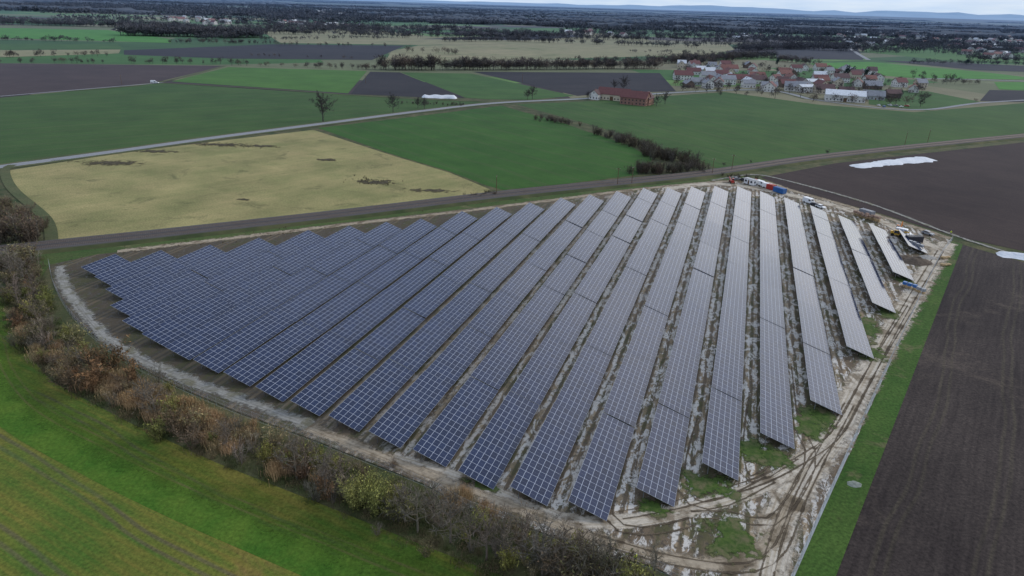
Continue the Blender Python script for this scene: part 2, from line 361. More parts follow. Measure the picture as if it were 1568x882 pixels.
tg=track_mat("gravel_track",(.20,.19,.165),(.32,.31,.28),(.13,.12,.075),.5,2,.50)
tw=track_mat("wheel_rut",(.09,.068,.045),(.16,.125,.085),(.06,.045,.03),.6,1,.5)
ribbon("dirt_track",[(1452,372),(1425,410),(1388,470),(1350,535),(1312,600),(1282,660),(1240,715),(1205,772),(1185,830),(1170,900),(1160,960)],9.0,tm,.20)
ribbon("dirt_track",[(1290,640),(1235,700),(1170,745),(1080,775),(990,795),(930,800),(850,795),(760,755),(680,725),(600,700)],5.0,tm,.204)
ribbon("dirt_track",[(1215,760),(1180,830),(1120,862),(1050,862),(960,840),(880,815),(800,782),(720,752),(640,722),(560,690),(470,655)],5.0,td,.208)
ribbon("gravel_path",[(92,408),(100,440),(130,480),(168,520),(222,553),(290,583),(375,615),(475,653)],5.5,tg,.212)
ribbon("gravel_path",[(180,386),(300,372),(500,348),(700,325),(870,304),(1000,288),(1150,277),(1215,293),(1310,320),(1455,366)],6,td,.216)
ribbon("dirt_track",[(1090,277),(1150,268),(1200,276),(1330,312),(1464,362),(1568,395),(1750,450)],3.5,tg,.220)
ribbon("dirt_track",[(1020,290),(1100,282),(1200,297),(1330,332),(1440,385)],9,tm,.224)
zr=.2245
for pts in ([(1440,385),(1400,450),(1360,520),(1318,600),(1288,655),(1250,700),(1215,760),(1190,820),(1170,900)],
            [(1395,470),(1345,550),(1308,615),(1278,668),(1235,700),(1170,735),(1090,760),(1010,780),(950,790)],
            [(1300,620),(1262,690),(1225,765),(1195,840),(1150,870),(1080,868),(990,850),(900,822)],
            [(1205,560),(1215,640),(1240,690),(1230,740),(1180,800),(1120,790),(1060,790)],
            [(1060,640),(1040,720),(1060,770),(1110,770),(1180,735)],[(950,700),(930,790),(985,815),(1060,800)],[(1140,600),(1130,690),(1150,735),(1215,700)]):
    for o in(-.95,.95):
        zr+=.0006; ribbon("wheel_rut",pts,.6,tw,zr,[(o-.32,0),(o+.32,0)])
def patch_mat(name,a,b,c3,thr=.35):
    n=NT(name); P=n.pos(); uv=n.n('ShaderNodeUVMap').outputs[0]; s=n.n('ShaderNodeSeparateXYZ'); n.l(uv,s.inputs[0])
    f=n.noise(P,1.2,5,.7); fb=n.noise(P,.3,6,.7)
    c=n.mix(n.mr(f,.3,.7),a,b); c=n.mix(n.mr(fb,.5,.65,0,.75),c,c3); n.l(c,n.b.inputs['Base Color'])
    al=n.math('ADD',s.outputs[0],n.math('MULTIPLY',n.math('SUBTRACT',fb,.5),2.6)); n.l(n.mr(al,thr,thr+.2),n.b.inputs['Alpha']); n.bump(f,.6,.1); return n.m
M_gp=patch_mat("grass_patch",(.03,.06,.012),(.075,.12,.022),(.15,.12,.07))
M_bramble=patch_mat("bramble_patch",(.035,.03,.018),(.075,.06,.035),(.12,.10,.05),.5)
def patch(px,py,rx,ry,z,name="grass_patch",mat=None,rz=0):
    c=sv(px,py); V=[(c.x,c.y,z)];F=[];UV=[]
    N=28
    for i in range(N):
        a=i/N*math.tau; k=1+.25*mnoise.noise(Vector((math.cos(a)*1.5+px,math.sin(a)*1.5,py)))
        x=rx*k*math.cos(a);y=ry*k*math.sin(a)
        V.append((c.x+x*math.cos(rz)-y*math.sin(rz),c.y+x*math.sin(rz)+y*math.cos(rz),z))
    for i in range(N): F.append((0,1+i,1+(i+1)%N)); UV+=[(1,0),(0,0),(0,0)]
    return mesh_np(name,V,F,[mat or M_gp],uv=UV)
zz=.236
for (px,py,rx,ry) in [(1120,825,8,7.5),(1085,745,9,6),(1175,700,9,6),(1000,778,6,3),(1255,640,6,7),(1330,540,6,9),(1150,690,5,6),(1330,500,4,15),(1385,430,5,6),(1240,650,5,11),(1360,480,4,9),(740,745,5,2)]:
    zz+=.004; patch(px,py,rx,ry,zz,rz=ROWANG-1.57)
for (px,py,rx,ry) in [(575,279,18,8),(340,222,30,9),(375,306,5,3),(170,250,30,10),(400,224,18,7),(660,292,20,6),(240,232,22,6),(500,245,12,5)]:
    zz+=.004; patch(px,py,rx,ry,zz-.1,"bramble_patch",M_bramble)
# ================================================================ railway, roads
n=NT("rail_ballast"); uv=n.n('ShaderNodeUVMap').outputs[0]; s=n.n('ShaderNodeSeparateXYZ'); n.l(uv,s.inputs[0]); P=n.pos()
f=n.noise(P,2.5,5,.7); f2=n.noise(P,.08,4)
c=n.mix(f,(.045,.042,.042),(.125,.115,.11)); 
c=n.mix(n.mr(n.noise(P,.15,4),.45,.65,0,.5),c,(.075,.06,.05))
ab=n.math('ABSOLUTE',n.math('SUBTRACT',s.outputs[0],.5))
c=n.mix(n.mr(ab,.05,.02,0,.55),c,(.035,.03,.028))
slope=n.mr(ab,.31,.35)
c=n.mix(slope,c,n.mix(n.mr(f2,.35,.65),(.035,.05,.016),(.085,.085,.035)))
sl=n.math('LESS_THAN',n.math('FRACT',n.math('DIVIDE',s.outputs[1],.65)),.4)
def nb(cn): return n.math('LESS_THAN',n.math('ABSOLUTE',n.math('SUBTRACT',s.outputs[0],cn)),.085)
tr=n.math('MULTIPLY',sl,n.math('MAXIMUM',nb(.36),nb(.64)))
c=n.mix(n.math('MULTIPLY',tr,.7),c,(.15,.13,.12)); n.l(c,n.b.inputs['Base Color']); n.bump(f,.6,.1)
railpts=[(-500,440),(-200,408),(0,386),(230,362),(500,332),(740,303),(870,289),(1080,267),(1280,239),(1568,209),(1900,178),(2400,140)]
ribbon("railway_embankment",railpts,14,n.m,.02,[(-8,0),(-5,.9),(5,.9),(8,0)],step=15)
M_rail=plain("rail_steel",(.13,.095,.075),.5,.2,metal=.3)
for k,off in enumerate((-2.95,-1.5,1.5,2.95)):
    ribbon("railway_rail",railpts,.1,M_rail,.0,[(off-.05,.92),(off-.05,1.08),(off+.05,1.08),(off+.05,.92)],step=15)
n=NT("old_asphalt"); uv=n.n('ShaderNodeUVMap').outputs[0]; s=n.n('ShaderNodeSeparateXYZ'); n.l(uv,s.inputs[0]); P=n.pos()
f=n.noise(P,.5,5,.6); c=n.mix(f,(.18,.18,.185),(.30,.30,.30))
ed=n.mr(n.math('ABSOLUTE',n.math('SUBTRACT',s.outputs[0],.5)),.455,.46,0,1); ed2=n.mr(n.math('ABSOLUTE',n.math('SUBTRACT',s.outputs[0],.5)),.475,.48,1,0)
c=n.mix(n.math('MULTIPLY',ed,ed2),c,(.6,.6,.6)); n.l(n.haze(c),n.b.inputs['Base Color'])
M_road=n.m
verge=field_mat("verge_grass",(.05,.075,.025),(.13,.12,.055),0,3,.5,20,1,.3)
rd=[(-300,300),(0,256),(60,248),(200,229),(330,211),(500,189),(640,171),(760,158),(900,151),(1035,142),(1130,138),(1190,140),(1240,152)]
ribbon("road_verge",rd,14,verge,.18,step=10); ribbon("road",rd,6.8,M_road,.20,[(-3.4,0),(3.4,0)],step=10)
ribbon("field_road",[(240,127),(400,136),(540,146),(640,152),(745,156)],3.5,verge,.24,step=12)
ribbon("field_road",[(345,101),(240,127),(100,140)],5,verge,.24,step=12)
ribbon("road",[(1330,92),(1310,80),(1305,72),(1340,66),(1420,70)],8,M_road,.25,step=12)
ribbon("road",[(1240,152),(1340,165),(1420,168),(1500,158),(1600,152)],5,M_road,.25,step=12)
ribbon("road",[(1400,120),(1520,123),(1700,130)],8,M_road,.27,step=12)
ribbon("road",[(0,148),(130,137),(250,127)],3,M_road,.26,step=12)
ribbon("field_road",[(20,253),(8,262),(20,290),(70,335),(80,372)],4,verge,.25,step=6)
# ================================================================ vegetation
n=NT("twigs"); a=n.n('ShaderNodeVertexColor'); a.layer_name='Col'
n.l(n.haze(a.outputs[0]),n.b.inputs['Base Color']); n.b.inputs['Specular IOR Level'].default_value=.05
M_tw=n.m
def unit(v): return v/np.linalg.norm(v)
class TB:
    def __init__(s): s.V=[];s.F=[];s.C=[]
    def strip(s,p,q,w0,w1,c):
        d=unit(q-p); a=unit(np.cross(d,rng.normal(size=3))); b=len(s.V)
        s.V+=[p-a*w0,p+a*w0,q+a*w1,q-a*w1]; s.F+=[(b,b+1,b+2),(b,b+2,b+3)]; s.C+=[c]*4
    def tube(s,p,q,r0,r1,c,n=5):
        d=unit(q-p); a=unit(np.cross(d,np.array([.3,.2,.9]))); e=np.cross(d,a); b=len(s.V)
        for o,r in((p,r0),(q,r1)):
            for i in range(n): t=i/n*math.tau; s.V.append(o+(a*math.cos(t)+e*math.sin(t))*r); s.C.append(c)
        for i in range(n):
            j=(i+1)%n; s.F+=[(b+i,b+j,b+n+j),(b+i,b+n+j,b+n+i)]
    def tri(s,p,size,c):
        b=len(s.V); 
        for _ in range(3): s.V.append(p+rng.normal(size=3)*size); s.C.append(c)
        s.F.append((b,b+1,b+2))
    def out(s): return np.array(s.V,np.float32),np.array(s.F,np.int32),np.array(s.C,np.float32)
def tree_tpl(h=1.0,spread=.42,limbs=12,sub=7,tw=9,c=(.075,.06,.05),wtw=.0045):
    t=TB(); c=np.array(c); th=.28*h
    top=np.array([rng.normal()*.02,rng.normal()*.02,h*.8])
    t.tube(np.zeros(3),np.array([0,0,th]),.024*h,.018*h,c); t.tube(np.array([0,0,th]),top,.018*h,.005*h,c)
    for i in range(limbs):
        z=th*.9+(h*.8-th)*(i/limbs)**.9; az=i*2.4+rng.normal()*.4
        el=.35+.8*(i/limbs)+rng.normal()*.1; L=spread*h*(1.0-.35*(i/limbs))*rng.uniform(.75,1.15)
        p=np.array([0,0,z]); d=np.array([math.cos(az)*math.cos(el),math.sin(az)*math.cos(el),math.sin(el)])
        m=p+d*L*.5; d2=unit(d+np.array([0,0,.35])+rng.normal(size=3)*.15); q=m+d2*L*.5
        t.tube(p,m,.009*h,.006*h,c,4); t.tube(m,q,.006*h,.002*h,c,3)
        for j in range(sub):
            u=(j+1)/sub; s=p+(m-p)*u*2 if u<.5 else m+(q-m)*(u-.5)*2
            dd=unit(d*.6+rng.normal(size=3)*.6+np.array([0,0,.3])); l2=L*rng.uniform(.25,.5); e=s+dd*l2
            t.strip(s,e,.003*h,.0015*h,c)
            for k in range(tw):
                s2=s+(e-s)*rng.uniform(.2,1); d3=unit(dd*.5+rng.normal(size=3)*.6+np.array([0,0,.2])); 
                t.strip(s2,s2+d3*l2*rng.uniform(.25,.6),wtw*h,wtw*.3*h,c*rng.uniform(.75,1.4))
    return t.out()
def crown_tpl(nt,c,w,lo=.15,fl=1.0,lobes=6,L=.16,r=.36,trunk=True):
    t=TB(); c=np.array(c)
    if trunk: t.tube(np.zeros(3),np.array([0,0,.5]),.02,.012,c*.9,4)
    cen=[np.array([rng.normal()*r*.45,rng.normal()*r*.45,rng.uniform(lo+.2,.78)]) for _ in range(lobes)]
    for i in range(nt):
        ce=cen[i%lobes]; v=unit(rng.normal(size=3)); rr=rng.uniform(.3,1)**.6*r*.62
        p=ce+v*rr*np.array([1,1,.8]); 
        if p[2]<lo: p[2]=lo+rng.uniform(0,.1)
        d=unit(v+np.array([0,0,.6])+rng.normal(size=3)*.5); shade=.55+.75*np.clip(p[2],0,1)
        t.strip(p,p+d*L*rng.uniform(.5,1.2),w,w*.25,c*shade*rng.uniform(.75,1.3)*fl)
    return t.out()
def shrub_tpl(c,stems=16,tw=16,leaves=0,lc=None,spread=.55,lsize=.03,wt=.006):
    t=TB(); c=np.array(c)
    for i in range(stems):
        az=rng.uniform(0,6.28); sp=rng.uniform(.05,spread); hh=rng.uniform(.55,1)
        p=np.array([math.cos(az)*.12*rng.uniform(0,1),math.sin(az)*.12,0]); m=p+np.array([math.cos(az)*sp*.45,math.sin(az)*sp*.45,hh*.55]); q=m+np.array([math.cos(az)*sp*.55,math.sin(az)*sp*.55,hh*.45])
        cc=c*rng.uniform(.7,1.2)
        t.strip(p,m,.012,.008,cc); t.strip(m,q,.008,.003,cc)
        for k in range(tw):
            u=rng.uniform(.15,1); s=p+(m-p)*u*2 if u<.5 else m+(q-m)*(u-.5)*2
            d=unit(rng.normal(size=3)*.7+np.array([math.cos(az)*.3,math.sin(az)*.3,.7])); e=s+d*rng.uniform(.1,.3)
            if e[2]<0: e[2]=.02
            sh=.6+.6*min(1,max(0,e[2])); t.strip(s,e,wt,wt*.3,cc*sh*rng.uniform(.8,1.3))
            for _ in range(leaves):
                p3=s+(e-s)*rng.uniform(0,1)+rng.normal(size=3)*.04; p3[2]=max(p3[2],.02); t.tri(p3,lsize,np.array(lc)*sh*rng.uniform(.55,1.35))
    return t.out()
def reed_tpl(c,k=200):
    t=TB(); c=np.array(c)
    for i in range(k):
        p=np.array([rng.normal()*.45,rng.normal()*.45,0]); h=rng.uniform(.6,1.05); q=p+np.array([rng.normal()*.1,rng.normal()*.1,h])
        t.strip(p,q,.018,.010,c*rng.uniform(.7,1.25)); t.tri(q,.04,c*rng.uniform(.7,1.1))
    return t.out()
def scatter(name,tpls,items,mat=None):
    Vs=[];Fs=[];Cs=[];b=0
    for x,y,sxy,sz,r,ti,tint in items:
        V,F,C=tpls[ti]; c,s=math.cos(r),math.sin(r)
        W=np.empty_like(V); W[:,0]=(V[:,0]*c-V[:,1]*s)*sxy+x; W[:,1]=(V[:,0]*s+V[:,1]*c)*sxy+y; W[:,2]=V[:,2]*sz
        Vs.append(W);Fs.append(F+b);Cs.append(C*np.array(tint,np.float32)); b+=len(V)
    return mesh_np(name,np.concatenate(Vs),np.concatenate(Fs),[mat or M_tw],col=np.concatenate(Cs))
def tint(a=.15): k=random.uniform(1-a,1+a); return (k*random.uniform(.93,1.07),k,k*random.uniform(.93,1.07))
BR=(.15,.11,.076);GY=(.175,.15,.115);RU=(.21,.13,.07)
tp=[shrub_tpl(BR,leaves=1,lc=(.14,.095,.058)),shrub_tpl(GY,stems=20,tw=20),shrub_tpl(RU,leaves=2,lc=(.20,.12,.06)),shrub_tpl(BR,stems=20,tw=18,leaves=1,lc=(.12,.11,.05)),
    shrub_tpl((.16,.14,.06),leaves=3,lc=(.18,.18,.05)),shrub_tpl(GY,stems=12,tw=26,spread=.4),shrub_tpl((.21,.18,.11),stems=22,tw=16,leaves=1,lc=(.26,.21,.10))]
hp=[(12,400),(10,440),(20,480),(60,545),(130,592),(230,645),(330,693),(440,733),(520,768),(620,812),(720,850),(830,900),(950,945),(1080,1000)]
HP=smooth([sv(*p) for p in hp],1.0)
def sidev(i):
    t=(HP[min(i+1,len(HP)-1)]-HP[max(i-1,0)]).normalized(); return Vector((-t.y,t.x,0))
items=[]
for i in range(0,len(HP)):
    p=HP[i]; s=sidev(i)
    dens=1.2+1.3*mnoise.noise(Vector((i*.06,0,3)))
    k=int(max(0,dens))+(random.random()<dens%1)
    sp_type=mnoise.noise(Vector((i*.035,9,0)))
    for _ in range(max(0,k)):
        o=random.gauss(3.2,2.8); h=random.choice([random.uniform(1.5,3.5),random.uniform(3.2,6.2)])*(1+.55*mnoise.noise(Vector((i*.045,5,0)))); q=p+s*o
        wts=[3,3,1.5,3,1.2,2.5,1.5] if sp_type<0.05 else [1.5,4,.5,1.5,2.4,3.5,3.2]
        items.append((q.x,q.y,h*random.uniform(.7,1.05),h,random.uniform(0,6.28),random.choices(range(7),wts)[0],tint(.3)))
scatter("shrub_hedge",tp,items)
rt=[reed_tpl((.44,.30,.16)),reed_tpl((.38,.27,.15))]
items=[]
for (a,b,k,sd) in [((105,560),(220,615),90,1.5),((300,640),(385,690),70,1.5),((190,615),(300,655),34,1.2),((230,600),(330,650),16,1),((690,760),(760,800),10,1),((30,500),(90,560),14,1.5),((430,715),(500,740),12,1)]:
    for _ in range(k):
        u=random.random(); q=sv(a[0]+(b[0]-a[0])*u,a[1]+(b[1]-a[1])*u); h=random.uniform(1.4,2.5)
        items.append((q.x+random.gauss(0,sd),q.y+random.gauss(0,sd),h*.8,h,random.uniform(0,6),random.randint(0,1),tint(.15)))
scatter("reed_bed",rt,items)
ug=[reed_tpl((.15,.12,.065),90),reed_tpl((.09,.11,.035),90)]
items=[]
for i in range(0,len(HP)):
    for _ in range(4):
        q=HP[i]+sidev(i)*random.uniform(-2.5,9); h=random.uniform(.3,.9)
        items.append((q.x,q.y,h*2.2,h,random.uniform(0,6),random.randint(0,1),tint(.3)))
scatter("hedge_undergrowth",ug,items)
wl=[shrub_tpl((.15,.15,.06),stems=30,tw=22,leaves=4,lc=(.29,.28,.085),lsize=.020) for _ in range(2)]
def put_tpl(name,tpl,px,py,h,w=1.0,off=(0,0)):
    q=sv(px,py); V,F,C=tpl; o=mesh_np(name,V,F,[M_tw],col=C*np.array(tint(.1),np.float32)); o.location=(q.x+off[0],q.y+off[1],0); o.scale=(h*w,h*w,h); o.rotation_euler=(0,0,random.uniform(0,6)); return o
for px,py,h,w in [(545,778,5.8,.9),(580,785,7.2,.8),(608,795,6,.8),(560,765,5.2,.9),(735,815,4.2,.8),(955,900,4,.8)]:
    put_tpl("willow_bush",wl[int(px)%2],px,py,h,w)
tt=[tree_tpl(c=(.155,.13,.10),wtw=.004) for _ in range(5)]
for px,py,h in [(455,735,10),(500,755,9),(640,815,9),(690,830,10),(770,865,10),(830,880,11),(860,872,9),(240,640,8.5),(60,500,8),(30,470,9),(110,560,7),(930,885,8),(1000,890,6.5),(800,855,9),(350,690,7),(470,728,9),(665,800,8),(720,845,9),(225,625,8),(885,878,9),(40,440,9),(20,430,9),(55,460,8),(905,895,9),(745,858,9),(620,800,8),(525,760,9),(0,450,10)]:
    put_tpl("bare_tree",random.choice(tt),px,py,h,1.0)
items=[]
for px,py,h in [(38,372,9),(20,368,10),(55,370,8),(5,350,9),(-20,340,9),(30,345,8),(-10,372,9),(60,352,5),(10,320,5),(40,330,4)]:
    q=sv(px,py)
    for _ in range(4): items.append((q.x+random.gauss(0,1.8),q.y+random.gauss(0,1.8),h*.8,h,random.uniform(0,6),random.choice([0,1,3]),tint(.2)))
scatter("shrub_thicket",tp,items)
big=[tree_tpl(limbs=16,sub=9,tw=12,spread=.5,c=(.06,.05,.042),wtw=.005) for _ in range(4)]
for px,py,h in [(495,186,19),(602,172,13),(650,168,9),(640,166,8),(815,152,11),(808,153,9),(900,152,7),(1018,160,11),(1005,163,9),(955,140,14),(940,138,10)]:
    put_tpl("bare_tree",random.choice(big),px,py,h,1.0)
sc_items=[]
def clump(a,b,k,h,sd,dk=.6):
    for _ in range(k):
        u=random.random(); q=sv(a[0]+(b[0]-a[0])*u,a[1]+(b[1]-a[1])*u); hh=h*random.uniform(.6,1.2)
        sc_items.append((q.x+random.gauss(0,sd),q.y+random.gauss(0,sd),hh*.9,hh,random.uniform(0,6),random.choice([0,1,3,5]),tuple(dk*x for x in tint(.2))))
clump((822,182),(885,193),30,4.2,3); clump((918,206),(1000,232),60,5.2,4); clump((990,236),(1085,262),60,6,4); clump((970,266),(1060,262),40,5.5,3)
clump((610,158),(715,162),34,2.5,2.5); clump((700,303),(760,298),16,2,2); clump((1110,272),(1160,276),12,2.5,2)
clump((325,222),(410,226),24,.8,4,.6); clump((550,274),(605,284),40,.9,4,.5)
clump((100,398),(470,352),50,.6,3,.9); clump((480,340),(900,292),40,.6,2,.9)
scatter("shrub_clumps",tp,sc_items)
# --- distant tree belts
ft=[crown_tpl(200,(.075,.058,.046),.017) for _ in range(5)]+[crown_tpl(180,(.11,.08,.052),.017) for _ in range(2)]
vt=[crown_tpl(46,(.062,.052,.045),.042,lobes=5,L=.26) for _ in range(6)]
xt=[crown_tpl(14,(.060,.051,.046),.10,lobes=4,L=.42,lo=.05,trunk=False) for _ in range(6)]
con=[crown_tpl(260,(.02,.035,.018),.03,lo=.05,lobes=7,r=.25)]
near=[];far=[];xfar=[]
def belt(a,b,wm,spacing,h,ph=0):
    A=sv(*a);B=sv(*b);L=(B-A).length; d=(B-A).normalized(); nn=Vector((-d.y,d.x,0)); k=int(L/spacing*max(1,wm/8))
    for _ in range(min(k,700)):
        u=random.random(); q=A.lerp(B,u)+nn*random.uniform(-.5,.5)*wm; hh=h*random.uniform(.6,1.15)*(1+.25*mnoise.noise(Vector((q.x*.01,q.y*.01,0))))
        if q.length>2400: xfar.append((q.x,q.y,hh*1.2,hh,random.uniform(0,6),random.randint(0,5),tint(.2)))
        elif q.length>1400: far.append((q.x,q.y,hh*1.1,hh,random.uniform(0,6),random.randint(0,5),tint(.2)))
        else: near.append((q.x,q.y,hh*1.0,hh,random.uniform(0,6),random.randint(0,6),tint(.2)))
belt((580,107),(760,107),20,4,17); belt((760,107),(1005,105),20,4.5,15); belt((340,100),(580,107),6,6,8); belt((180,98),(345,98),7,7,8)
belt((600,98),(780,97),10,9,9)
belt((1000,98),(1180,88),30,5,13); belt((620,80),(700,84),6,9,12); belt((0,88),(190,86),8,8,9); belt((-50,97),(180,97),6,7,7)
belt((188,54),(400,58),60,5,18); belt((255,66),(425,68),12,6,9); belt((300,62),(400,56),20,6,12)
belt((680,64),(790,63),25,7,11); belt((960,80),(1130,86),8,7,8); belt((880,92),(1010,96),8,7,8)
belt((1180,92),(1250,100),20,6,12); belt((1390,98),(1568,100),12,8,9); belt((1400,128),(1510,130),8,8,7); belt((1430,82),(1568,88),8,8,9)
belt((420,70),(620,72),6,12,8); belt((1370,118),(1470,126),10,10,9); belt((1395,148),(1520,160),6,22,5); belt((1450,76),(1568,80),20,9,11)
belt((1060,262),(1300,232),3,28,3); belt((380,86),(580,92),4,18,6); belt((1130,78),(1300,72),30,6,13)
belt((0,62),(185,66),10,7,9); belt((400,62),(600,60),10,8,9); belt((1130,62),(1420,68),22,7,12); belt((820,60),(1000,62),14,8,10); belt((0,38),(300,44),50,9,14)
belt((1480,92),(1600,98),24,7,12); belt((1500,70),(1600,74),40,7,14); belt((1040,98),(1100,97),18,6,10)
for _ in range(350):
    px=random.uniform(-150,1700); o=random.choice([random.uniform(12,58),random.uniform(10,34)]); w=random.uniform(60,300)*(1 if o>25 else 1.6)
    hz=horizon(px)+o; belt((px,hz),(px+w,hz+w*.03+random.uniform(-2,2)*o/40),random.uniform(16,60) if o<36 else random.uniform(6,22),max(8,15-o*.1) if o>18 else 22,random.uniform(10,17))
scatter("distant_tree_belt",ft,near); scatter("distant_forest",vt,far); scatter("distant_forest",xt,xfar)
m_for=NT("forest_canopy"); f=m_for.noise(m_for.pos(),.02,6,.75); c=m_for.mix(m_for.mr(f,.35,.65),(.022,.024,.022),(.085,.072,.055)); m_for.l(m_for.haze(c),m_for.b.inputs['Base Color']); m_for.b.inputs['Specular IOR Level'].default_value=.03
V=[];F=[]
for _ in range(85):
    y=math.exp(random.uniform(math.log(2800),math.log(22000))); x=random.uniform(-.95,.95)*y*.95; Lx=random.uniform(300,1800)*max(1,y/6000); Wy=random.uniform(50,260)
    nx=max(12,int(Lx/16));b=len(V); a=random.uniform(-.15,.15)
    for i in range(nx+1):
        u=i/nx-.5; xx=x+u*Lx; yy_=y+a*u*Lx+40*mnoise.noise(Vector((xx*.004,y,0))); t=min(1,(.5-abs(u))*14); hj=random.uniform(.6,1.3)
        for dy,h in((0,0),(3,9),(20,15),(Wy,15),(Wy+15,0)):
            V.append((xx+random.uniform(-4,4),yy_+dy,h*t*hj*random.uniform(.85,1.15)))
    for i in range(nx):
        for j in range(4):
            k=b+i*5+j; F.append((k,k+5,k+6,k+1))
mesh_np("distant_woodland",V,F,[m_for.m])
mh=NT("hill_haze_forest"); f=mh.noise(mh.pos(),.0006,5,.6); mh.l(mh.mix(f,(.19,.31,.47),(.26,.39,.55)),mh.b.inputs['Base Color'])  # hill colour is the blue of distance haze, painted in
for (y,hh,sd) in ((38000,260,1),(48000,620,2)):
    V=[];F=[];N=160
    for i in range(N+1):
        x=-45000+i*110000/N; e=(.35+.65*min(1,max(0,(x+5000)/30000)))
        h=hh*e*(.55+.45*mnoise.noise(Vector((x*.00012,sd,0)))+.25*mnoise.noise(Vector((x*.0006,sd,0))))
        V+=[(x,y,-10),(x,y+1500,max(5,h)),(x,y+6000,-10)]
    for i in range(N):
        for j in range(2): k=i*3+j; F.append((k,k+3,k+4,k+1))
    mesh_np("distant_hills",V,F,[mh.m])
# ================================================================ buildings
def hm(name,c,r=.8): return plain(name,c,r,.2,.6,haze=True)
W_=[hm("white_render",(.66,.64,.60)),hm("cream_render",(.55,.47,.35)),hm("brick_wall",(.25,.13,.09)),hm("timber_wall",(.14,.09,.06)),hm("grey_wall",(.4,.4,.4))]
Rf=[hm("red_tile_roof",(.145,.050,.038)),hm("brown_tile_roof",(.10,.05,.04)),hm("grey_roof",(.24,.24,.25)),hm("pale_metal_roof",(.6,.62,.64)),hm("orange_tile_roof",(.20,.078,.05))]
M_win=plain("window_glass",(.03,.035,.045),.15,.1,spec=.6); M_doorm=plain("door_wood",(.12,.07,.04),.6); M_chim=plain("chimney_brick",(.25,.13,.1),.9)
def house_mesh(L,Wd,h,pitch_,wm,rm,big=False):
    b=MB(); x=L/2;y=Wd/2; rh=y*math.tan(pitch_); ov=.6
    b.face([(-x,-y,0),(x,-y,0),(x,-y,h),(-x,-y,h)],0); b.face([(x,y,0),(-x,y,0),(-x,y,h),(x,y,h)],0)
    b.face([(x,-y,0),(x,y,0),(x,y,h),(x,0,h+rh),(x,-y,h)],0); b.face([(-x,y,0),(-x,-y,0),(-x,-y,h),(-x,0,h+rh),(-x,y,h)],0)
    sl=math.tan(pitch_)*ov
    for s in(-1,1):
        p=[(-x-ov,s*(y+ov),h-sl),(x+ov,s*(y+ov),h-sl),(x+ov,0,h+rh),(-x-ov,0,h+rh)]
        up=[(a,bb,c+.28) for a,bb,c in p]; b.face(up if s<0 else up[::-1],1); b.face(p[::-1] if s<0 else p,1)
        for k in range(4): b.face([p[k],p[(k+1)%4],up[(k+1)%4],up[k]],1)
    nst=max(1,int(h/2.7)); nw=max(2,int(L/3.2))
    for st in range(nst):
        for k in range(nw):
            wx=-x+(k+.5)*L/nw; z0=1.0+st*2.7
            if big and st>0: continue
            for s in(-1,1):
                if k==nw//2 and st==0: ww,hh,zz0,mm=(3.2,3.6,0,3) if big else (1.1,2.1,0,3)
                else: ww,hh,zz0,mm=1.1,1.3,z0,2
                b.box((wx,s*(y+.02),zz0+hh/2),(ww,.08,hh),mm)
        for k in range(3):
            wy=-y+(k+.5)*Wd/3
            for s in(-1,1): b.box((s*(x+.02),wy,1.7+st*2.7),(.08,1.0,1.2),2)
    for s in(-1,1): b.box((s*(x+.02),0,h+rh*.35),(.08,.9,1.1),2)
    if not big: b.box((x*.35,y*.3,h+rh*.85),(.7,.7,2.2),4)
    return b.mesh("house",[W_[wm],Rf[rm],M_win,M_doorm,M_chim])
def house(px,py,L,Wd,h,wm,rm,rz,pt=38,name="house",big=False):
    me=house_mesh(L,Wd,h,rad(pt),wm,rm,big); o=link(bpy.data.objects.new(name,me)); q=sv(px,py); o.location=q; o.rotation_euler=(0,0,rz); return o
placed=[]
vil=[(1045,122,22,12,6,0,0,.1),(1062,104,16,11,6,0,0,.4),(1083,121,18,10,5,0,2,.2),(1100,133,14,10,6,0,0,1.4),(1115,110,24,12,5,0,4,.2),(1130,127,26,13,5,1,0,.1),
(1152,108,16,11,6,0,0,1.3),(1160,128,18,12,5,0,1,.2),(1178,140,14,11,6,0,0,1.2),(1200,120,16,11,6,0,4,.3),(1218,110,15,10,6,0,0,.1),(1242,131,26,14,5,0,3,.3),
(1215,139,20,12,5,0,2,-.2),(1232,141,16,11,6,0,3,.3),(1268,118,10,9,9,0,2,.3),(1285,126,20,12,6,0,1,.2),(1292,154,36,22,6,0,3,-.25),(1312,132,16,11,5,0,0,1.2),
(1336,152,20,12,4,4,2,-.2),(1376,133,14,11,6,0,0,.3),(1398,141,15,10,5,0,4,1.2),(1408,134,12,10,6,1,2,.2),(1260,143,20,12,5,1,1,.1),(1104,118,16,10,5,0,0,.2),
(1145,134,14,9,5,0,2,.2),(1186,127,15,10,6,0,0,.8),(1310,118,16,10,6,0,1,.2),(1330,128,14,10,6,0,4,.2),(1070,130,20,10,4,4,2,.1),(1365,150,15,9,5,3,1,.2)]
for v in vil:
    house(*v[:7],v[7]-.1,pt=20 if v[6]==3 else 38,big=v[2]>24); placed.append(sv(v[0],v[1]))
tries=0
while len(placed)<85 and tries<1800:
    tries+=1; px=random.uniform(1035,1345);py=96+ (px-1040)*.05+random.random()*38; q=sv(px,py)
    if any((q-p).length<18 for p in placed): continue
    placed.append(q); house(px,py,random.uniform(12,20),random.uniform(9,12),random.uniform(4,6.5),random.choice([0,0,0,1,3]),random.choice([0,0,1,4,2,2,3]),random.choice([0,.2,1.5,1.7])-.1)
fd=[house_mesh(random.uniform(14,26),random.uniform(10,14),7,rad(35),0,r,False) for r in(0,3,2,4,1,3)]
def far_house(px,py,s=1.0):
    ob=link(bpy.data.objects.new("house",random.choice(fd))); ob.location=sv(px,py); ob.rotation_euler=(0,0,random.uniform(0,3)); ob.scale=(s,s,s)
